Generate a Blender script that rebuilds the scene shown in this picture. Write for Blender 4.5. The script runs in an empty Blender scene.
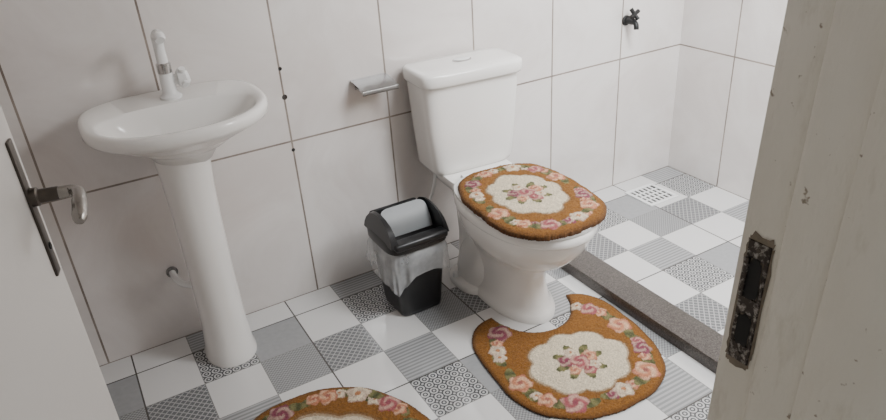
import bpy, bmesh, math, random
from mathutils import Vector, Matrix
random.seed(7)
C = bpy.context.scene.collection
PI = math.pi

# ---------------------------------------------------------------- node helper
class NB:
    def __init__(s, name):
        s.mat = bpy.data.materials.new(name); s.mat.use_nodes = True
        s.t = s.mat.node_tree; s.b = s.t.nodes['Principled BSDF']
        tc = s.t.nodes.new('ShaderNodeTexCoord'); s.co = tc.outputs['Object']
        sp = s.t.nodes.new('ShaderNodeSeparateXYZ'); s.t.links.new(s.co, sp.inputs[0])
        s.x, s.y, s.z = sp.outputs
    def put(s, inp, v):
        if isinstance(v, (int, float, tuple, list)):
            if isinstance(v, (tuple, list)) and len(v) == 3 and len(inp.default_value) == 4: v = (*v, 1)
            inp.default_value = v
        else: s.t.links.new(v, inp)
    def m(s, op, a, b=None, c=None):
        n = s.t.nodes.new('ShaderNodeMath'); n.operation = op
        s.put(n.inputs[0], a)
        if b is not None: s.put(n.inputs[1], b)
        if c is not None: s.put(n.inputs[2], c)
        return n.outputs[0]
    def mix(s, f, a, b):
        n = s.t.nodes.new('ShaderNodeMix'); n.data_type = 'RGBA'
        s.put(n.inputs[0], f); s.put(n.inputs[6], a); s.put(n.inputs[7], b)
        return n.outputs[2]
    def noise(s, scale, detail=3, rough=.55, stretch=None, dist=0):
        n = s.t.nodes.new('ShaderNodeTexNoise'); n.inputs['Scale'].default_value = scale
        n.inputs['Detail'].default_value = detail; n.inputs['Roughness'].default_value = rough
        n.inputs['Distortion'].default_value = dist
        co = s.co
        if stretch:
            mp = s.t.nodes.new('ShaderNodeMapping'); mp.inputs['Scale'].default_value = stretch
            s.t.links.new(co, mp.inputs[0]); co = mp.outputs[0]
        s.t.links.new(co, n.inputs['Vector']); return n.outputs[0]
    def ramp(s, v, lo, hi):
        n = s.t.nodes.new('ShaderNodeMapRange'); n.clamp = True
        s.put(n.inputs[0], v); n.inputs[1].default_value = lo; n.inputs[2].default_value = hi
        return n.outputs[0]
    def line(s, v, origin, period, half):            # 1 on the lines of a regular grid
        f = s.m('FRACT', s.m('DIVIDE', s.m('SUBTRACT', v, origin), period))
        d = s.m('MULTIPLY', s.m('MINIMUM', f, s.m('SUBTRACT', 1.0, f)), period)
        return s.m('LESS_THAN', d, half)
    def bump(s, h, strength=.2, dist=.002):
        n = s.t.nodes.new('ShaderNodeBump'); n.inputs['Strength'].default_value = strength
        n.inputs['Distance'].default_value = dist; s.put(n.inputs['Height'], h)
        s.t.links.new(n.outputs[0], s.b.inputs['Normal'])
    def done(s, col, rough=.4, metal=0.0, **kw):
        s.put(s.b.inputs['Base Color'], col); s.put(s.b.inputs['Roughness'], rough)
        s.b.inputs['Metallic'].default_value = metal
        for k, v in kw.items(): s.put(s.b.inputs[k.replace('_', ' ')], v)
        return s.mat

def plain(name, col, rough=.4, metal=0.0, var=.06, scale=25, bump=0, **kw):
    n = NB(name); f = n.noise(scale)
    d = tuple(c*(1-var) for c in col); l = tuple(min(1, c*(1+var)) for c in col)
    if bump: n.bump(n.noise(scale*3), bump)
    return n.done(n.mix(f, d, l), rough, metal, **kw)

PORC = plain('porcelain', (.83,.81,.78), .09, var=.015, scale=4)
PORC_IN = plain('seat_plastic', (.82,.81,.79), .25, var=.02, scale=6)
WPLAST = plain('white_plastic', (.80,.80,.79), .25, var=.02)
CHROME = plain('chrome', (.50,.49,.48), .15, 1.0, var=.05)
DULL = plain('worn_chrome', (.30,.285,.265), .22, 1.0, var=.3, scale=50)
STEEL = plain('brushed_steel', (.245,.242,.238), .25, 1.0, var=.14)
DARKM = plain('aged_dark_metal', (.080,.068,.058), .35, .8, var=.3, scale=60)
n = NB('blackened_worn_metal'); f = n.noise(160, 3, .7)
RUST = n.done(n.mix(n.ramp(f, .50, .64), n.mix(n.noise(60), (.030,.025,.022), (.070,.058,.050)), (.32,.30,.275)), .38, .8)
BLACKP = plain('black_plastic', (.010,.010,.011), .34, var=.2)
GREYP = plain('grey_plastic', (.17,.177,.18), .42, var=.05)
HOLE = plain('dark_recess', (.008,.007,.006), .8, var=.2)
CHIP = plain('chipped_wood', (.19,.155,.115), .85, var=.5, scale=90)

def wall_mat(name, axis, origin, spots=()):
    n = NB(name); u = n.x if axis == 'x' else n.y
    g = n.m('MAXIMUM', n.line(u, origin, .352, .0030), n.line(n.z, 0.0, .575, .0030))
    gcol = n.mix(n.ramp(n.noise(9), .35, .65), (.165,.130,.105), (.31,.26,.22))
    tile = n.mix(n.ramp(n.noise(2.6, 7, .62, None, 1.2), .36, .64), (.660,.612,.585), (.740,.704,.680))
    col = n.mix(g, tile, gcol)
    for (px, pz, r) in spots:
        d = n.m('SQRT', n.m('ADD', n.m('POWER', n.m('SUBTRACT', u, px), 2.0), n.m('POWER', n.m('SUBTRACT', n.z, pz), 2.0)))
        col = n.mix(n.m('LESS_THAN', d, r), col, (.015,.012,.01))
    n.bump(n.m('SUBTRACT', 1.0, g), .25, .001)
    return n.done(col, n.m('ADD', n.m('MULTIPLY', g, .5), .10), Coat_Weight=.6, Coat_Roughness=.10)
WALLX = wall_mat('wall_tiles_back', 'x', -.130, ((.577,.812,.006),(.576,.722,.0085),(.574,.545,.006)))
WALLY = wall_mat('wall_tiles_side', 'y', -.28)
PLASTER = plain('painted_plaster', (.68,.65,.62), .7, bump=.2)

# ---------------------------------------------------------------- mesh helpers
def mesh_obj(name, verts, faces, mat, parent=None, smooth=True, recalc=True, angle=None):
    me = bpy.data.meshes.new(name); me.from_pydata([tuple(v) for v in verts], [], faces)
    if recalc:
        bm = bmesh.new(); bm.from_mesh(me); bmesh.ops.recalc_face_normals(bm, faces=bm.faces[:]); bm.to_mesh(me); bm.free()
    for m in (mat if isinstance(mat, list) else [mat]): me.materials.append(m)
    if smooth:
        me.polygons.foreach_set('use_smooth', [True]*len(me.polygons))
        if angle: me.set_sharp_from_angle(angle=math.radians(angle))
    o = bpy.data.objects.new(name, me); C.objects.link(o)
    if parent: o.parent = parent
    return o

class MB:
    def __init__(s): s.v = []; s.f = []
    def add(s, v, f):
        b = len(s.v); s.v += [tuple(p) for p in v]; s.f += [tuple(i+b for i in q) for q in f]; return s
    def bm(s, b, M=None):
        b.verts.index_update()
        s.add([(M @ v.co if M else v.co) for v in b.verts], [[v.index for v in f.verts] for f in b.faces]); b.free(); return s
    def box(s, x0, x1, y0, y1, z0, z1, bev=0, seg=2, M=None):
        b = bmesh.new(); bmesh.ops.create_cube(b, size=1)
        for v in b.verts: v.co = Vector(((x0+x1)/2+v.co.x*(x1-x0), (y0+y1)/2+v.co.y*(y1-y0), (z0+z1)/2+v.co.z*(z1-z0)))
        if bev: bmesh.ops.bevel(b, geom=b.edges[:]+b.verts[:], offset=bev, segments=seg, affect='EDGES', profile=.5)
        return s.bm(b, M)
    def loft(s, rings, cap0=True, cap1=True):
        N = len(rings[0]); v = [p for r in rings for p in r]; f = []
        for k in range(len(rings)-1):
            for i in range(N):
                j = (i+1) % N; f.append((k*N+i, k*N+j, (k+1)*N+j, (k+1)*N+i))
        if cap0: f.append(tuple(range(N-1, -1, -1)))
        if cap1: f.append(tuple((len(rings)-1)*N+i for i in range(N)))
        return s.add(v, f)
    def tube(s, pts, r, N=14, caps=True):
        pts = [Vector(p) for p in pts]; n = len(pts)
        rs = r if isinstance(r, list) else [r]*n
        rings = []; up = None
        for i, p in enumerate(pts):
            t = (pts[min(i+1, n-1)]-pts[max(i-1, 0)])
            if t.length < 1e-9: t = Vector((0,0,1))
            t.normalize()
            if up is None: up = t.orthogonal().normalized()
            up = (up - t*up.dot(t)).normalized(); w = t.cross(up)
            rings.append([p + (up*math.cos(2*PI*k/N) + w*math.sin(2*PI*k/N))*rs[i] for k in range(N)])
        return s.loft(rings, caps, caps)
    def build(s, name, mat, parent=None, smooth=True, angle=40):
        return mesh_obj(name, s.v, s.f, mat, parent, smooth, True, angle)

def ring(cx, cy, z, hw, hb, hf, nb=2.0, nf=2.0, N=64):
    out = []
    for i in range(N):
        a = 2*PI*i/N; c, s_ = math.cos(a), math.sin(a)
        n = nb if s_ > 0 else nf
        x = hw*math.copysign(abs(c)**(2/n), c)
        y = (hb if s_ > 0 else hf)*math.copysign(abs(s_)**(2/n), s_)
        out.append((cx+x, cy+y, z))
    return out

def bez(p0, p1, p2, p3, n=12):
    p0, p1, p2, p3 = map(Vector, (p0, p1, p2, p3)); o = []
    for i in range(n+1):
        t = i/n; o.append(p0*(1-t)**3 + p1*3*t*(1-t)**2 + p2*3*t*t*(1-t) + p3*t**3)
    return o

def tag(o, label=None, cat=None, group=None, kind=None):
    if label: o['label'] = label
    if cat: o['category'] = cat
    if group: o['group'] = group
    if kind: o['kind'] = kind
    return o
def empty(name, loc, label, cat, rz=0):
    o = bpy.data.objects.new(name, None); C.objects.link(o); o.location = loc; o.rotation_euler = (0,0,rz); o.empty_display_size = .1
    return tag(o, label, cat)
def struct(o): o['kind'] = 'structure'; return o

# ---------------------------------------------------------------- the room
XL, XR, YF, ZC = -.45, 2.328, -1.70, 2.5
struct(MB().box(XL-.1, XR+.1, 0, .1, 0, ZC).build('wall_back', WALLX, smooth=False))
struct(MB().box(XR, XR+.1, -1.85, 0, 0, ZC).build('wall_right', WALLY, smooth=False))
struct(MB().box(XL-.1, XL, -1.85, 0, 0, ZC).build('wall_left', WALLY, smooth=False))
fw = MB().box(XL, -.285, -1.85, YF, 0, ZC).box(.53, XR, -1.85, YF, 0, ZC).box(-.285, .53, -1.85, YF, 2.135, ZC)
struct(fw.build('wall_front', PLASTER, smooth=False))
struct(MB().box(XL-.1, XR+.1, -1.85, .1, ZC, ZC+.1).build('ceiling', PLASTER, smooth=False))

# floor: patchwork of 3 x 3 cells per tile
CELL, FX, FY = .171, .449, -.105
def floor_mat(kind):
    n = NB('floor_'+kind)
    us = n.m('DIVIDE', n.m('SUBTRACT', n.x, FX), CELL); vs = n.m('DIVIDE', n.m('SUBTRACT', FY, n.y), CELL)
    u = n.m('FRACT', us); v = n.m('FRACT', vs)
    rough = .10
    if kind == 'white': col = n.mix(n.noise(3), (.61,.60,.59), (.68,.67,.66))
    elif kind == 'grey': col = n.mix(n.noise(60, 4), (.26,.265,.27), (.34,.345,.35))
    elif kind == 'floral':
        p = n.m('SUBTRACT', n.m('FRACT', n.m('MULTIPLY', u, 6.0)), .5); q = n.m('SUBTRACT', n.m('FRACT', n.m('MULTIPLY', v, 6.0)), .5)
        r = n.m('SQRT', n.m('ADD', n.m('MULTIPLY', p, p), n.m('MULTIPLY', q, q)))
        ringm = n.m('LESS_THAN', n.m('ABSOLUTE', n.m('SUBTRACT', r, .36)), .085)
        dot = n.m('LESS_THAN', r, .13)
        corner = n.m('GREATER_THAN', r, .60)
        mk = n.m('MAXIMUM', n.m('MAXIMUM', ringm, dot), corner)
        col = n.mix(mk, (.068,.070,.074), (.48,.48,.475))
    elif kind == 'hatch':
        a = n.m('FRACT', n.m('MULTIPLY', n.m('ADD', u, v), 8.0)); b = n.m('FRACT', n.m('MULTIPLY', n.m('SUBTRACT', u, v), 8.0))
        mk = n.m('MAXIMUM', n.m('LESS_THAN', a, .22), n.m('LESS_THAN', b, .22))
        col = n.mix(mk, (.14,.143,.148), (.37,.37,.368))
    elif kind == 'weave':
        a = n.m('LESS_THAN', n.m('FRACT', n.m('MULTIPLY', u, 15.0)), .5); b = n.m('LESS_THAN', n.m('FRACT', n.m('MULTIPLY', v, 15.0)), .5)
        mk = n.m('ABSOLUTE', n.m('SUBTRACT', a, b))
        col = n.mix(mk, (.18,.183,.188), (.33,.332,.333))
    else:
        a = n.m('LESS_THAN', n.m('FRACT', n.m('MULTIPLY', v, 12.0)), .5)
        col = n.mix(a, (.23,.233,.238), (.36,.362,.363))
    e1 = n.m('MAXIMUM', n.line(us, 0.0, 1.0, .007), n.line(vs, 0.0, 1.0, .007))
    e3 = n.m('MAXIMUM', n.line(us, 0.0, 3.0, .014), n.line(vs, 0.0, 3.0, .014))
    col = n.mix(e1, col, (.22,.215,.21)); col = n.mix(e3, col, (.07,.065,.06))
    return n.done(col, rough, Coat_Weight=.4, Coat_Roughness=.05)
FM = [floor_mat(k) for k in ('white','floral','hatch','weave','stripe','grey')]
def cuts(lo, hi, o):
    k = math.ceil((lo-o)/CELL+1e-6); r = [lo]
    while o+k*CELL < hi-1e-6: r.append(o+k*CELL); k += 1
    return r+[hi]
fx = cuts(XL, XR, FX); fy = cuts(-1.85, 0, FY)
V = []; F = []; MI = []
for y in fy:
    for x in fx: V.append((x, y, 0))
nx = len(fx)
for j in range(len(fy)-1):
    for i in range(nx-1):
        F.append((j*nx+i, j*nx+i+1, (j+1)*nx+i+1, (j+1)*nx+i))
        cx, cy = (fx[i]+fx[i+1])/2, (fy[j]+fy[j+1])/2
        ii = math.floor((cx-FX)/CELL) % 3; jj = math.floor((FY-cy)/CELL) % 3
        MI.append({(1,0):1, (0,1):2, (2,1):3, (1,2):4, (2,0):5}.get((ii,jj), 0))
fl = mesh_obj('floor', V, F, FM, smooth=False, recalc=False); fl.data.polygons.foreach_set('material_index', MI); struct(fl)

# door frame (jamb with rebate) and strike plate
n = NB('old_white_paint'); nz = n.noise(26, 5, .6, (1, 1, .35))
n.bump(n.m('ADD', nz, n.noise(8, 4)), .8, .006)
pc = n.mix(n.ramp(n.noise(4, 5, .6, (1,1,.5)), .35, .7), (.66,.62,.53), (.78,.75,.67))
pc = n.mix(n.ramp(n.noise(24, 5, .7, (1,1,.3)), .54, .74), pc, (.54,.50,.41))
pc = n.mix(n.ramp(n.noise(60, 3, .6), .68, .72), pc, (.30,.25,.19))
PAINT = n.done(pc, .5)
JX = .484; LEAN = .040
fr = MB()
fr.box(JX, JX+.10, -1.86, -1.70, 0, 2.115, .004).box(JX-.012, JX+.01, -1.86, -1.744, 0, 2.105, .006, 3).box(JX-.019, JX+.01, -1.86, -1.790, 0, 2.10, .004, 2)
fr.v = [(x+LEAN*(z-1.12), y, z) for x, y, z in fr.v]
fr.box(-.285, -.245, -1.86, -1.70, 0, 2.135, .003).box(-.255, -.231, -1.86, -1.742, 0, 2.105, .004)
fr.box(-.245, JX+.03, -1.86, -1.70, 2.095, 2.135, .003).box(-.245, JX+.02, -1.86, -1.742, 2.08, 2.1, .004)
frame = struct(fr.build('trim_1', PAINT))
ZS = .982; SY = -1.7215
def lean(mb): mb.v = [(x+LEAN*(z-1.12), y, z) for x, y, z in mb.v]; return mb
cp = []
for k in range(56):
    a = 2*PI*k/56; c, s_ = math.cos(a), math.sin(a); w_ = 1+random.uniform(-.06,.09)
    cp.append((JX-.0006, SY+.0140*w_*math.copysign(abs(c)**.3, c), ZS+.070*(1+(w_-1)*.5)*math.copysign(abs(s_)**.3, s_)))
lean(MB().add(cp, [tuple(range(56))])).build('chipped_mortise', CHIP, frame, smooth=False)['label'] = 'bare chipped wood around the strike plate'
sp_ = MB()
sp_.box(JX-.002, JX+.001, SY-.0110, SY-.0072, ZS-.063, ZS+.063, .0006).box(JX-.002, JX+.001, SY+.0072, SY+.0110, ZS-.063, ZS+.063, .0006)
for z0, z1 in ((-.063,-.044), (-.012,.006), (.046,.063)): sp_.box(JX-.002, JX+.001, SY-.0080, SY+.0080, ZS+z0, ZS+z1, .0006)
sp_.box(JX-.0045, JX-.001, SY+.006, SY+.0110, ZS+.006, ZS+.046, .001)
spo = lean(sp_).build('strike_plate', RUST, frame); spo['label'] = 'blackened worn metal strike plate'
def ragged(zc, hy, hz, seed):
    r = random.Random(seed); p = []
    for k in range(28):
        a = 2*PI*k/28; c, s_ = math.cos(a), math.sin(a); w_ = 1+r.uniform(-.12,.06)
        p.append((JX-.0024, SY+hy*w_*math.copysign(abs(c)**.45, c), zc+hz*w_*math.copysign(abs(s_)**.45, s_)))
    return lean(MB().add(p, [tuple(range(28))]))
ragged(ZS-.028, .0074, .0175, 3).build('bolt_hole', HOLE, spo, smooth=False)
ragged(ZS+.026, .0072, .0205, 4).build('latch_hole', HOLE, spo, smooth=False)
for z in (-.055, .056):
    lean(MB().tube([(JX-.0026, SY, ZS+z), (JX-.001, SY, ZS+z)], .0022)).build('screw', DARKM, spo)

# door, open into the room
DW = .714; rz = math.atan2(.70, .14)
n = NB('door_paint'); n.bump(n.noise(30, 4), .15, .002)
DOORP = n.done(n.mix(n.noise(3), (.56,.535,.505), (.62,.60,.57)), .45)
door = MB().box(0, DW, 0, .035, .012, 2.085, .002).build('door_1', DOORP); struct(door)
door.location = (-.22, -1.70, 0); door.rotation_euler = (0, 0, rz)
s0 = DW-.032; ZH = .986
MB().box(s0-.0105, s0+.0105, -.004, .0005, ZH-.120, ZH+.083, .0018).build('handle_plate', DARKM, door)['label'] = 'dark long narrow handle plate'
pth = [(s0, -.024, ZH), (s0, -.034, ZH), (s0, -.046, ZH)] + bez((s0, -.048, ZH), (s0, -.062, ZH), (s0-.018, -.066, ZH+.003), (s0-.042, -.069, ZH+.003), 10) + bez((s0-.042, -.069, ZH+.003), (s0-.060, -.071, ZH+.002), (s0-.074, -.072, ZH-.002), (s0-.088, -.071, ZH-.009), 8)[1:]
lv = MB().tube(pth, [.0085]*3+[.0085]*6+[.0090]*5+[.0095]*6+[.0085, .006]).build('lever_handle', DULL, door); lv['label'] = 'worn dark chrome lever handle'
MB().tube([(s0, -.004, ZH), (s0, -.012, ZH), (s0, -.014, ZH), (s0, -.038, ZH)], [.013,.013,.0098,.0094], 20).build('pivot_collar', DARKM, lv)
MB().tube([(s0, -.0055, ZH-.075), (s0, -.0035, ZH-.075)], .005).build('keyhole', HOLE, door)

# granite shower curb
n = NB('grey_granite'); sp1 = n.noise(240, 2, .7)
GRAN = n.done(n.mix(n.ramp(sp1, .36, .70), (.036,.029,.025), (.130,.113,.101)), .35)
cb = MB().box(1.364, 1.474, -1.70, 0, 0, .044, .003).build('shower_curb', GRAN)
tag(cb, 'speckled dark granite curb dividing the shower floor from the toilet side', 'curb')

# floor drain
dr = empty('floor_drain', (2.05, -.168, 0), 'square white slotted drain set in the shower floor tiles', 'drain')
d = MB(); S = .080
d.box(-S, S, -S, -S+.016, 0, .006, .001).box(-S, S, S-.016, S, 0, .006, .001).box(-S, -S+.016, -S+.016, S-.016, 0, .006, .001).box(S-.016, S, -S+.016, S-.016, 0, .006, .001)
d.build('frame', WPLAST, dr)
g = MB()
for i in range(5):
    x = -.046+i*.023; g.box(x-.0050, x+.0050, -.064, .064, .0005, .004)
for y in (-.03, 0, .03): g.box(-.064, .064, y-.0035, y+.0035, .0005, .0039)
g.build('grate', WPLAST, dr, smooth=False)
MB().box(-.064, .064, -.064, .064, .0002, .0008).build('sump', HOLE, dr, smooth=False)

# ---------------------------------------------------------------- pedestal sink
sk = empty('pedestal_sink', (.228, 0, 0), 'white ceramic pedestal sink against the tiled back wall', 'sink')
R = []; H = .020
for (cy, z, hw, hb_, hf, nb, nf) in [
    (-.15,.645,.074,.07,.084,2.5,2.2), (-.16,.682,.095,.10,.105,2.5,2.2), (-.17,.714,.145,.150,.150,2.8,2.2), (-.18,.744,.194,.172,.195,3,2.25),
    (-.19,.760,.216,.185,.214,3.2,2.3), (-.19,.767,.227,.187,.225,3.3,2.3), (-.19,.774,.232,.188,.230,3.3,2.3), (-.19,.786,.233,.188,.231,3.3,2.3), (-.19,.795,.232,.188,.230,3.3,2.3),
    (-.19,.801,.227,.184,.225,3.3,2.3), (-.19,.802,.220,.178,.218,3.3,2.3),
    (-.226,.800,.204,.078,.170,2.6,2.2), (-.226,.792,.196,.074,.162,2.6,2.2), (-.226,.766,.178,.066,.146,2.5,2.2), (-.226,.728,.148,.055,.118,2.2,2.1),
    (-.226,.700,.10,.042,.085,2,2), (-.226,.689,.05,.03,.045,2,2), (-.226,.687,.02,.02,.02,2,2)]:
    R.append(ring(0, cy, z+H, hw, hb_, hf, nb, nf))
bas = MB().loft(R).build('basin', PORC, sk, angle=60)
MB().loft([ring(0,-.226,z+H+.008,r,r,r) for z, r in ((.679,.022),(.684,.022),(.685,.018))]).build('drain', CHROME, bas)
R = []
for z, rx, rb, rf, cy in [(0,.078,.075,.10,-.15), (.012,.078,.075,.10,-.15), (.03,.072,.07,.094,-.15), (.12,.066,.065,.084,-.15), (.30,.063,.06,.076,-.15), (.48,.064,.062,.077,-.15), (.60,.068,.065,.082,-.15), (.67,.073,.067,.088,-.155), (.700,.074,.067,.089,-.155)]:
    R.append(ring(-.009, cy, z, rx, rb, rf, 2.8, 2.2))
MB().loft(R).build('pedestal', PORC, sk, angle=60)
FXo = .010
fc = MB().loft([ring(FXo,-.10,z+H,r,r,r,N=24) for z, r in ((.800,.029),(.807,.029),(.812,.022),(.818,.019),(.866,.0185),(.876,.016))]).build('faucet', WPLAST, sk)
MB().loft([ring(FXo,-.10,z+H,r,r,r,N=24) for z, r in ((.868,.016),(.870,.019),(.894,.019),(.897,.016))]).build('ring', CHROME, fc)
pt = [(FXo,-.10,.89+H), (FXo,-.10,.935+H), (FXo,-.103,.952+H), (FXo,-.112,.966+H), (FXo,-.130,.974+H), (FXo,-.152,.972+H), (FXo,-.160,.966+H)]
MB().tube(pt, [.0145,.014,.0145,.0155,.016,.016,.012], 18).build('spout', WPLAST, fc)
kb = MB().tube([(FXo+.012,-.10,.846+H), (FXo+.030,-.103,.849+H)], .013, 16)
kb.tube([(FXo+.026,-.103,.849+H), (FXo+.030,-.103,.849+H), (FXo+.050,-.106,.851+H), (FXo+.056,-.106,.852+H)], [.018,.023,.023,.016], 18)
for k in range(4):
    a = k*PI/2+.5; kb.tube([(FXo+.040,-.104,.850+H), (FXo+.041,-.104+.031*math.cos(a),.850+H+.031*math.sin(a))], [.010,.009], 10)
kb.build('knob', WPLAST, fc)
# waste pipe between the pedestal and the wall
wpp = MB().tube(bez((-.106,-.002,.25), (-.106,-.06,.25), (-.104,-.09,.245), (-.050,-.110,.238), 12), .0105)
wp = wpp.build('waste_pipe', WPLAST, sk); wp['label'] = 'short white waste pipe into the wall'
MB().tube([(-.106,-.001,.25), (-.106,-.006,.25), (-.106,-.010,.25)], [.018,.018,.013], 24).build('wall_collar', STEEL, wp)

# ---------------------------------------------------------------- toilet
TRZ = math.radians(-4)
tl = empty('toilet', (1.160, -.022, 0), 'white ceramic toilet with tank standing left of the granite curb', 'toilet', TRZ)
R = []
def egg(z, hw, back, front, nb=2.3, nf=2.1):
    cy = back+(front-back)*.45
    return ring(0, cy, z, hw, back-cy, cy-front, nb, nf)
for a in [(0,.112,-.17,-.60,3), (.016,.112,-.17,-.60,3), (.025,.104,-.18,-.590,3), (.05,.095,-.18,-.574,2.8), (.11,.088,-.185,-.560), (.155,.087,-.19,-.560), (.185,.094,-.20,-.580), (.21,.110,-.205,-.616), (.24,.134,-.21,-.66), (.275,.155,-.215,-.697), (.315,.170,-.215,-.727), (.345,.176,-.21,-.740), (.358,.177,-.205,-.743), (.362,.183,-.205,-.752), (.367,.185,-.205,-.755), (.386,.185,-.205,-.755), (.392,.180,-.21,-.750)]:
    R.append(egg(*a))
bowl = MB().loft(R)
# platform under the tank and the trapway behind the bowl
R = []
for z, hw, b, f in ((.330,.085,-.045,-.24),(.352,.120,-.02,-.30),(.380,.128,-.012,-.32),(.388,.125,-.014,-.32)):
    cy = (b+f)/2; R.append(ring(0, cy, z, hw, b-cy, cy-f, 4, 4))
bowl.loft(R)
R = []
for z, hw, b, f in ((0,.094,-.11,-.33),(.05,.092,-.115,-.33),(.15,.084,-.115,-.33),(.25,.078,-.09,-.32),(.34,.086,-.05,-.30)):
    cy = (b+f)/2; R.append(ring(0, cy, z, hw, b-cy, cy-f, 2.6, 2.6))
bowl.loft(R)
# moulded trap bulge at the back of the foot, standing on a lower step
R = []
for z, hw, b, f in ((.02,.122,-.145,-.385),(.045,.124,-.143,-.39),(.075,.121,-.145,-.40),(.105,.113,-.15,-.40),(.135,.102,-.16,-.395),(.165,.09,-.17,-.38),(.20,.07,-.19,-.36)):
    cy = (b+f)/2; R.append(ring(0, cy, z, hw, b-cy, cy-f, 2.3, 2.3))
bowl.loft(R)
bowl.loft([ring(0,-.245,z,hw,d_,d_+.03,2.8,2.8) for z, hw, d_ in ((0,.150,.10),(.016,.151,.101),(.023,.145,.096),(.027,.12,.08))])
bowl.build('bowl', PORC, tl, angle=50)
for sx in (-1, 1):
    MB().loft([ring(sx*.136,-.235,z,r,r,r,N=16) for z, r in ((.018,.010),(.036,.0105),(.041,.008),(.043,.004))]).build('bolt_cap', WPLAST, tl)
R = []
for z, hw, f, r in [(.386,.135,-.165,6),(.393,.150,-.172,6),(.41,.158,-.178,6),(.55,.170,-.186,6),(.715,.180,-.192,6)]:
    cy = f/2-.002; R.append(ring(0, cy, z, hw, -.004-cy, cy-f, r, r))
MB().loft(R).build('tank', PORC, tl, angle=60)
R = []
for z, hw, b, f in [(.690,.186,-.002,-.198),(.692,.190,0,-.203),(.697,.1925,.001,-.206),(.726,.193,.001,-.206),(.7325,.190,-.001,-.203),(.7365,.182,-.008,-.195),(.7385,.13,-.04,-.16),(.739,.05,-.08,-.12)]:
    cy = (b+f)/2; R.append(ring(0, cy, z+.016, hw-.004, b-cy, cy-f, 6.5, 6.5))
MB().loft(R).build('tank_lid', PORC, tl, angle=45)
fb = MB().loft([ring(0,-.10,z+.016,a,b,b) for z, a, b in ((.737,.034,.021),(.7415,.034,.021),(.7425,.031,.018))]).build('flush_button', CHROME, tl)
MB().loft([ring(0,-.10,z+.016,a,b,b) for z, a, b in ((.742,.029,.0165),(.7445,.029,.0165),(.7453,.026,.014))]).build('button_cap', WPLAST, fb)
R = [egg(z, hw, bk, ft, 3.2, 2.3) for z, hw, bk, ft in ((.393,.168,-.245,-.742),(.396,.178,-.24,-.752),(.408,.180,-.24,-.754),(.411,.174,-.245,-.748))]
MB().loft(R).build('seat', PORC_IN, tl, angle=60)
R = [egg(z, hw, bk, ft, 3.5, 2.6) for z, hw, bk, ft in ((.412,.160,-.278,-.720),(.4135,.164,-.275,-.725),(.4165,.163,-.276,-.724),(.418,.155,-.285,-.715))]
MB().loft(R).build('lid', PORC_IN, tl, angle=60)
for sx in (-1, 1): MB().tube([(sx*.075-.02,-.245,.402), (sx*.075+.02,-.245,.402)], .012).build('hinge', PORC_IN, tl)
MB().tube(bez((-.12,-.09,.395), (-.13,-.10,.30), (-.17,-.09,.20), (-.17,.015,.19), 14), .006).build('supply_hose', WPLAST, tl)

# ---------------------------------------------------------------- rugs
def rug_material():
    n = NB('rug_pile'); at = n.t.nodes.new('ShaderNodeVertexColor'); at.layer_name = 'Col'
    f = n.noise(300, 3, .75)
    dk = n.t.nodes.new('ShaderNodeMix'); dk.data_type = 'RGBA'; dk.blend_type = 'MULTIPLY'
    dk.inputs[0].default_value = 1
    n.t.links.new(at.outputs[0], dk.inputs[6]); n.t.links.new(n.mix(n.ramp(f, .32, .68), (.60,.60,.60), (1.15,1.15,1.15)), dk.inputs[7])
    n.bump(f, .8, .005)
    return n.done(dk.outputs[2], .95, Sheen_Weight=.04, Sheen_Roughness=.6)
RUG = rug_material()
OCHRE = (.245,.096,.010); DARKO = (.075,.027,.006); CREAM = (.72,.61,.445); GOLD = (.23,.11,.030)
PINK = (.44,.115,.115); PEACH = (.68,.285,.13); MAUVE = (.23,.042,.075); IVORY = (.78,.65,.47); LEAF = (.07,.078,.025)
def mixc(a, b, t): return tuple(p+(q-p)*t for p, q in zip(a, b))
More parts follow.
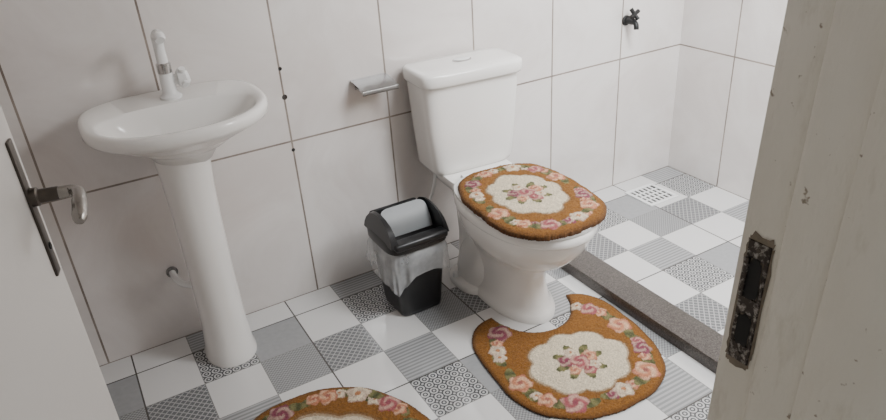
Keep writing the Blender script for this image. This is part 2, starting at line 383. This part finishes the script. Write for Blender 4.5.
def make_rug(name, inside, bounds, zfun, cart, roses, skirt, step=.0030):
    x0, x1, y0, y1 = bounds; x0 -= step*2; y0 -= step*2
    nx = int((x1-x0)/step)+3; ny = int((y1-y0)/step)+3
    idx = {}; V = []; col = []
    for j in range(ny):
        for i in range(nx):
            x, y = x0+i*step, y0+j*step; d = inside(x, y)
            if d < -.75*step: continue
            if d < .2*step:                                  # slide the rim vertices onto the outline
                for _ in range(2):
                    e = 1e-4; gx = (inside(x+e, y)-inside(x-e, y))/(2*e); gy = (inside(x, y+e)-inside(x, y-e))/(2*e)
                    g2 = max(.15, gx*gx+gy*gy); x -= gx*d/g2; y -= gy*d/g2; d = inside(x, y)
                d = max(d, 0); rim = True
            else: rim = False
            idx[i,j] = len(V)
            c = OCHRE
            th = math.atan2(y-cart[1], x-cart[0])
            wv = .012*math.sin(5*th+2)+.010*math.sin(13*th)
            k = math.hypot((x-cart[0])/cart[2], (y-cart[1])/cart[3]) / (1+.12*abs(math.cos(4*th))-.05+wv)
            relief = 0
            if k < .92: c = CREAM
            elif k < .96: c = mixc(CREAM, GOLD, .6); relief = -.001
            elif k < 1.0: c = GOLD; relief = -.0015
            if d < .012: c = mixc(DARKO, c, max(0, min(1, d/.012))**1.2*.70+.30)
            for (rx, ry, r, ct, ph) in roses:
                dx, dy = x-rx, y-ry
                if abs(dx) > r*1.15 or abs(dy) > r*1.15: continue
                q = math.hypot(dx, dy)/r; an = math.atan2(dy, dx)
                if ct is LEAF:
                    u_ = dx*math.cos(ph)+dy*math.sin(ph); w_ = -dx*math.sin(ph)+dy*math.cos(ph)
                    if (u_/r)**2+(w_/(r*.5))**2 < 1: c = mixc(LEAF, (.21,.19,.07), .5+.5*math.sin(u_*200)); relief = .001
                    continue
                edge = .86+.10*math.cos(5*an+ph)+.04*math.sin(3*an+2*ph)
                if q < edge:
                    s_ = .5+.5*math.sin(q*8.5+2*an+ph+.5*math.sin(3*an+ph))
                    s_ = s_*s_*(3-2*s_)
                    c = mixc(mixc(ct, MAUVE, .28), mixc(ct, IVORY, .45), s_)
                    if q > edge-.09: c = mixc(c, MAUVE, .36)
                    if q < .22: c = mixc(ct, MAUVE, .65) if ct is not IVORY else mixc(PEACH, GOLD, .4)
                    relief = .0045*(1-q*q)
            jit = 1+random.uniform(-.19,.19)
            col.append(tuple(max(0, min(1, v*jit)) for v in c))
            e = .0011 if rim else step*.35
            V.append((x+random.uniform(-e,e), y+random.uniform(-e,e), zfun(x, y, d)+relief+random.uniform(-.0018,.0018)*min(1, d/.006)))
    F = []
    for (i,j), a in idx.items():
        b = idx.get((i+1,j)); c2 = idx.get((i+1,j+1)); d2 = idx.get((i,j+1))
        if b is not None and c2 is not None and d2 is not None: F.append((a, b, c2, d2))
    # skirt: rim edges (used once) drop down
    cnt = {}
    for q in F:
        for k in range(4):
            e = (q[k], q[(k+1)%4]); key = tuple(sorted(e)); cnt[key] = None if key in cnt else e
    low = {}
    def dn(i):
        if i not in low:
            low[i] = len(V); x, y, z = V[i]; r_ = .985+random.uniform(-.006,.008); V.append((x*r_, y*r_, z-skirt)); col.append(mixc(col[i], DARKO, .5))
        return low[i]
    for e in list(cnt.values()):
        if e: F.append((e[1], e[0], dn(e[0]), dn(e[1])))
    o = mesh_obj(name, V, F, RUG, smooth=True, recalc=False)
    ca = o.data.color_attributes.new('Col', 'FLOAT_COLOR', 'POINT')
    ca.data.foreach_set('color', [v for c in col for v in (*c, 1)])
    return o
def sup(x, y, a, b, n): return (1-(abs(x/a)**n+abs(y/b)**n)**(1/n))*min(a, b)
def wob(x, y, s=1): t = math.atan2(y, x); return s*(.0014*math.sin(7*t+1)+.0009*math.sin(15*t))
def garland(rad, inside, n, off=0, rmin=.020, rmax=.028, cx=0, cy=0):
    out = []; kinds = [PEACH, PINK, IVORY, PEACH, MAUVE, IVORY, PEACH]; late = []
    for k in range(n):
        a = off+2*PI*(k+random.uniform(-.12,.12))/n
        c = abs(math.cos(a))**.75*math.copysign(1, math.cos(a)); s_ = abs(math.sin(a))**.75*math.copysign(1, math.sin(a))
        x, y = cx+rad[0]*c, cy+rad[1]*s_
        if inside(x, y) < .022: continue
        for q in (-1, 1): out.append((x-q*1.0*rmax*math.sin(a), y+q*1.0*rmax*math.cos(a), rmax*.7, LEAF, a+PI/2+.5*q))
        r = random.uniform(rmin, rmax)*(1 if k % 2 == 0 else .82)
        late.append((x, y, r, kinds[k % 7], random.uniform(0,6)))
        if k % 2 == 1:
            for q in (-1, 1):
                out.append((x-q*1.1*r*math.sin(a)-.004*c, y+q*1.1*r*math.cos(a), r*random.uniform(.6,.78), kinds[(k+3+q) % 7], 1.0+q))
    return out+late
def bouquet(cx, cy, s=1.0):
    o = [(cx+s*.046*math.cos(a), cy+s*.046*math.sin(a), s*.022, LEAF, a) for a in (.1,.8,1.6,2.4,3.2,3.9,4.7,5.5)]
    for (dx, dy, r, c) in ((.032,.008,.023,PEACH),(-.030,.014,.023,MAUVE),(.008,-.034,.022,PINK),(-.004,.036,.020,IVORY),(-.028,-.024,.018,PEACH),(.028,-.026,.016,IVORY),(0,0,.028,PINK)):
        o.append((cx+s*dx, cy+s*dy, s*r, c, random.uniform(0,6)))
    return o

# U-shaped mat round the toilet foot
A, B = .256, .268
def in_mat(x, y):
    d = sup(x, y, A, B, 2.4 if y < 0 else 4.0)+wob(x, y)
    px, py = x-.010, y-max(.245, y)
    return min(d, math.hypot(px, py)-(.127+.20*max(0, y-.19)))
zf = lambda x, y, d: .006+.006*(1-math.exp(-d/.005))
mat_o = make_rug('bath_mat', in_mat, (-A, A, -B, B), zf, (0, -.052, .158, .134), garland((.205,.211), in_mat, 12, .15, .037, .044)+bouquet(0,-.055,1.2), .006)
mat_o.location = (1.083, -.783, 0); mat_o.rotation_euler = (0,0,math.radians(-7.5))
tag(mat_o, 'ochre floral bath mat with a U notch wrapped around the toilet foot', 'bath mat')

# oval mat in front of the sink
A2, B2 = .30, .37
in_oval = lambda x, y: sup(x, y, A2, B2, 2.1)+wob(x, y)
ov = make_rug('bath_mat', in_oval, (-A2, A2, -B2, B2), zf, (0, 0, .20, .27), garland((.250,.318), in_oval, 16, .1, .039, .046)+bouquet(0,0,1.5), .006)
ov.location = (.30, -.86, 0)
tag(ov, 'oval ochre floral bath mat on the floor in front of the sink', 'bath mat')

# fuzzy cover on the toilet lid
A3, B3 = .181, .246
in_cov = lambda x, y: sup(x, y, A3, B3, 2.9)+wob(x, y)
cv = make_rug('toilet_lid_cover', in_cov, (-A3, A3, -B3, B3), lambda x, y, d: .4185+.009*(1-math.exp(-d/.006))+.002*(1-(x/A3)**2), (0, .01, .112, .148), garland((.142,.200), in_cov, 12, .2, .030, .037)+bouquet(0,.01,1.15), .014)
off = Vector((0, -.510, 0)); off.rotate(Matrix.Rotation(TRZ, 3, 'Z'))
cv.location = Vector((1.156, -.022, 0))+off; cv.rotation_euler = (0,0,TRZ)
tag(cv, 'fuzzy ochre cover with roses fitted over the closed toilet lid', 'lid cover')

# ---------------------------------------------------------------- bin
BX, BY = .826, -.258
bn = empty('trash_bin', (BX, BY, 0), 'small black swing lid trash bin between sink and toilet', 'trash bin')
R = [ring(0,0,z,hw,hd,hd,7,7) for z, hw, hd in ((0,.071,.074),(.006,.076,.079),(.02,.078,.081),(.26,.097,.100),(.268,.099,.102))]
MB().loft(R).build('body', BLACKP, bn, angle=60)
ld = MB().loft([ring(0,0,z,hw,hd,hd,5,5) for z, hw, hd in ((.258,.103,.106),(.262,.108,.111),(.288,.108,.111),(.296,.103,.107),(.293,.090,.092),(.270,.088,.090))], False, False)
def cheek(x0, x1, inx):
    prof = [(-.107,.289),(-.100,.309),(-.086,.331),(-.064,.347),(-.034,.357),(0,.361),(.034,.359),(.064,.349),(.088,.328),(.100,.308),(.104,.289)]
    N = len(prof)
    v = [(x0, y, z) for y, z in prof]+[(x1+inx*(z-.288), y*.97, z-.002) for y, z in prof]
    f = [(i, i+1, N+i+1, N+i) for i in range(N-1)]+[tuple(range(N)), tuple(range(2*N-1, N-1, -1)), (0, N, 2*N-1, N-1)]
    return v, f
ld.add(*cheek(-.082, -.105, .13)); ld.add(*cheek(.089, .104, -.10))
ld.box(-.086, .091, .078, .100, .285, .338, .010)
ld.box(-.094, .094, -.117, -.072, .276, .301, .009, 3)     # projecting front lip
ldo = ld.build('lid', BLACKP, bn, angle=40)
# flap swung up behind the front lip
W_, H_, RR = .082, .096, .026
NXS, NZS = 14, 10; v = []; f = []
def xlim(z):
    if z < H_-RR: return W_
    return W_-RR+math.sqrt(max(0, RR*RR-(z-H_+RR)**2))
for side, off_ in ((0, 0), (1, .005)):
    for jz in range(NZS+1):
        z = H_*(1-(1-jz/NZS)**1.4)
        for ix in range(NXS+1):
            x = xlim(z)*(2*ix/NXS-1)
            v.append((x, -.007*math.sin(PI*z/H_)+off_, z))
S1 = (NXS+1)*(NZS+1)
for jz in range(NZS):
    for ix in range(NXS):
        a = jz*(NXS+1)+ix; q = (a, a+1, a+NXS+2, a+NXS+1); f.append(q); f.append(tuple(S1+i for i in reversed(q)))
bd_ = [ix for ix in range(NXS+1)]+[(NXS+1)*jz+NXS for jz in range(1, NZS+1)]+[(NXS+1)*NZS+ix for ix in range(NXS-1, -1, -1)]+[(NXS+1)*jz for jz in range(NZS-1, 0, -1)]
for k in range(len(bd_)):
    a, b = bd_[k], bd_[(k+1) % len(bd_)]; f.append((a, b, S1+b, S1+a))
fo = mesh_obj('swing_flap', v, f, GREYP, ldo); fo.location = (.003,-.028,.284); fo.rotation_euler = (math.radians(-34),0,0)
fo.data.set_sharp_from_angle(angle=math.radians(40)); fo['label'] = 'grey swing flap standing open'
# bag
n = NB('thin_white_plastic_bag'); n.bump(n.noise(32, 4), .6, .005)
BAG = n.done(n.mix(n.noise(12), (.60,.62,.63), (.74,.75,.76)), .26, Alpha=n.m('ADD', n.m('MULTIPLY', n.noise(14, 3), .7), .10))
V = []; F = []; NB_ = 128; L = 16
for l in range(L):
    t = l/(L-1)
    for i in range(NB_):
        a = 2*PI*i/NB_; c, s_ = math.cos(a), math.sin(a)
        wb = .5*math.sin(5*a+1+t)+.35*math.sin(9*a+2+2*t)+.35*math.sin(15*a+3*t)+.2*math.sin(23*a-4*t)
        zt = .266-(.122+.024*math.sin(2*a+.6)+.012*math.sin(5*a)+.005*math.sin(13*a))*t
        hw = .0995+.010*min(1, t*3)+.010*t*wb+.002*t
        V.append((hw*math.copysign(abs(c)**.4, c), (hw+.002)*math.copysign(abs(s_)**.4, s_), zt+.003*wb*t))
for l in range(L-1):
    for i in range(NB_):
        j = (i+1) % NB_; F.append((l*NB_+i, l*NB_+j, (l+1)*NB_+j, (l+1)*NB_+i))
bg = mesh_obj('bin_bag', V, F, BAG); bg.location = (BX, BY, 0)
tag(bg, 'thin white plastic bag folded over the rim of the black bin', 'plastic bag')

# ---------------------------------------------------------------- wall fittings
ph = empty('toilet_paper_holder', (.862, 0, .700), 'empty chrome toilet paper holder on the wall left of the toilet tank', 'paper holder')
MB().box(-.050, .050, -.006, .001, -.005, .026, .002).build('back_plate', STEEL, ph)
V = []; F = []
prof = [(-.001,.030), (-.030,.027), (-.060,.022), (-.088,.015), (-.094,.012), (-.096,.007), (-.096,.001)]
for x in (-.064, .064):
    V += [(x, y, z) for y, z in prof]
for x in (.064, -.064): V += [(x, y+(.002 if k > 4 else 0), z-.0025) for k, (y, z) in enumerate(prof)]
N = len(prof)
for q in range(4):
    for i in range(N-1): F.append((q*N+i, q*N+i+1, ((q+1)%4)*N+i+1, ((q+1)%4)*N+i))
F += [(0,N,2*N,3*N), (N-1,2*N-1,3*N-1,4*N-1)]
mesh_obj('cover_flap', V, F, STEEL, ph, angle=35)
MB().tube([(-.05,-.006,.004), (-.05,-.04,.002), (-.048,-.05,0), (.05,-.05,0)], .0035, 10).build('roll_bar', CHROME, ph)

BLACKT = plain('matte_black_plastic', (.006,.006,.006), .5, var=.2)
tp = empty('wall_tap', (2.0, 0, .730), 'black plastic wall tap on the tiled wall in the shower', 'tap')
MB().tube([(0,0,0), (0,-.006,0), (0,-.010,0)], [.020,.020,.014], 24).build('flange', BLACKT, tp)
MB().tube([(0,-.008,0), (0,-.046,0)], .0120, 16).tube(bez((0,-.034,0), (0,-.058,.0), (-.002,-.062,-.005), (-.003,-.064,-.026), 8), .0100, 14).build('body', BLACKT, tp)
hd = MB().tube([(0,-.030,.004), (.006,-.040,.026)], .0080, 14)
for k in range(4):
    a = k*PI/2+.4; hd.tube([(.006,-.040,.028), (.006+.026*math.cos(a),-.041+.012*math.sin(a),.029+.022*math.sin(a))], [.0078,.0082], 10)
hd.build('handle', BLACKT, tp)

# ---------------------------------------------------------------- light
def area(name, loc, target, sx, sy, e, col, spread=180):
    l = bpy.data.lights.new(name, 'AREA'); l.shape = 'RECTANGLE'; l.size = sx; l.size_y = sy; l.energy = e; l.color = col
    l.spread = math.radians(spread)
    o = bpy.data.objects.new(name, l); C.objects.link(o); o.location = loc
    o.rotation_euler = (Vector(target)-Vector(loc)).to_track_quat('-Z', 'Y').to_euler(); return o
area('window_light', (1.66, -1.60, 1.70), (2.20, -.25, .40), .6, .55, 35, (.965,.985,1))
area('right_wall_fill', (1.42, -1.35, 2.30), (2.33, -.42, .75), .6, .5, 29, (.93,.97,1), 120)  # added fill without a real source, brightens the right shower wall
w = bpy.data.worlds.new('World'); bpy.context.scene.world = w; w.use_nodes = True
w.node_tree.nodes['Background'].inputs[0].default_value = (1,.985,.965,1); w.node_tree.nodes['Background'].inputs[1].default_value = .36

# ---------------------------------------------------------------- camera
cam = bpy.data.cameras.new('camera'); co = bpy.data.objects.new('camera', cam); C.objects.link(co)
cam.sensor_fit = 'HORIZONTAL'; cam.sensor_width = 36; cam.lens = 680/886*36; cam.clip_start = .02
Rv, Uv, Fv = Vector((.8603,-.5064,-.0610)).normalized(), Vector((.2814,.3714,.8847)).normalized(), Vector((.4254,.7784,-.4621)).normalized()
M = Matrix((Rv, Uv, -Fv)).transposed().to_4x4(); M.translation = Vector((0,-2.03,1.36)); co.matrix_world = M
bpy.context.scene.camera = co
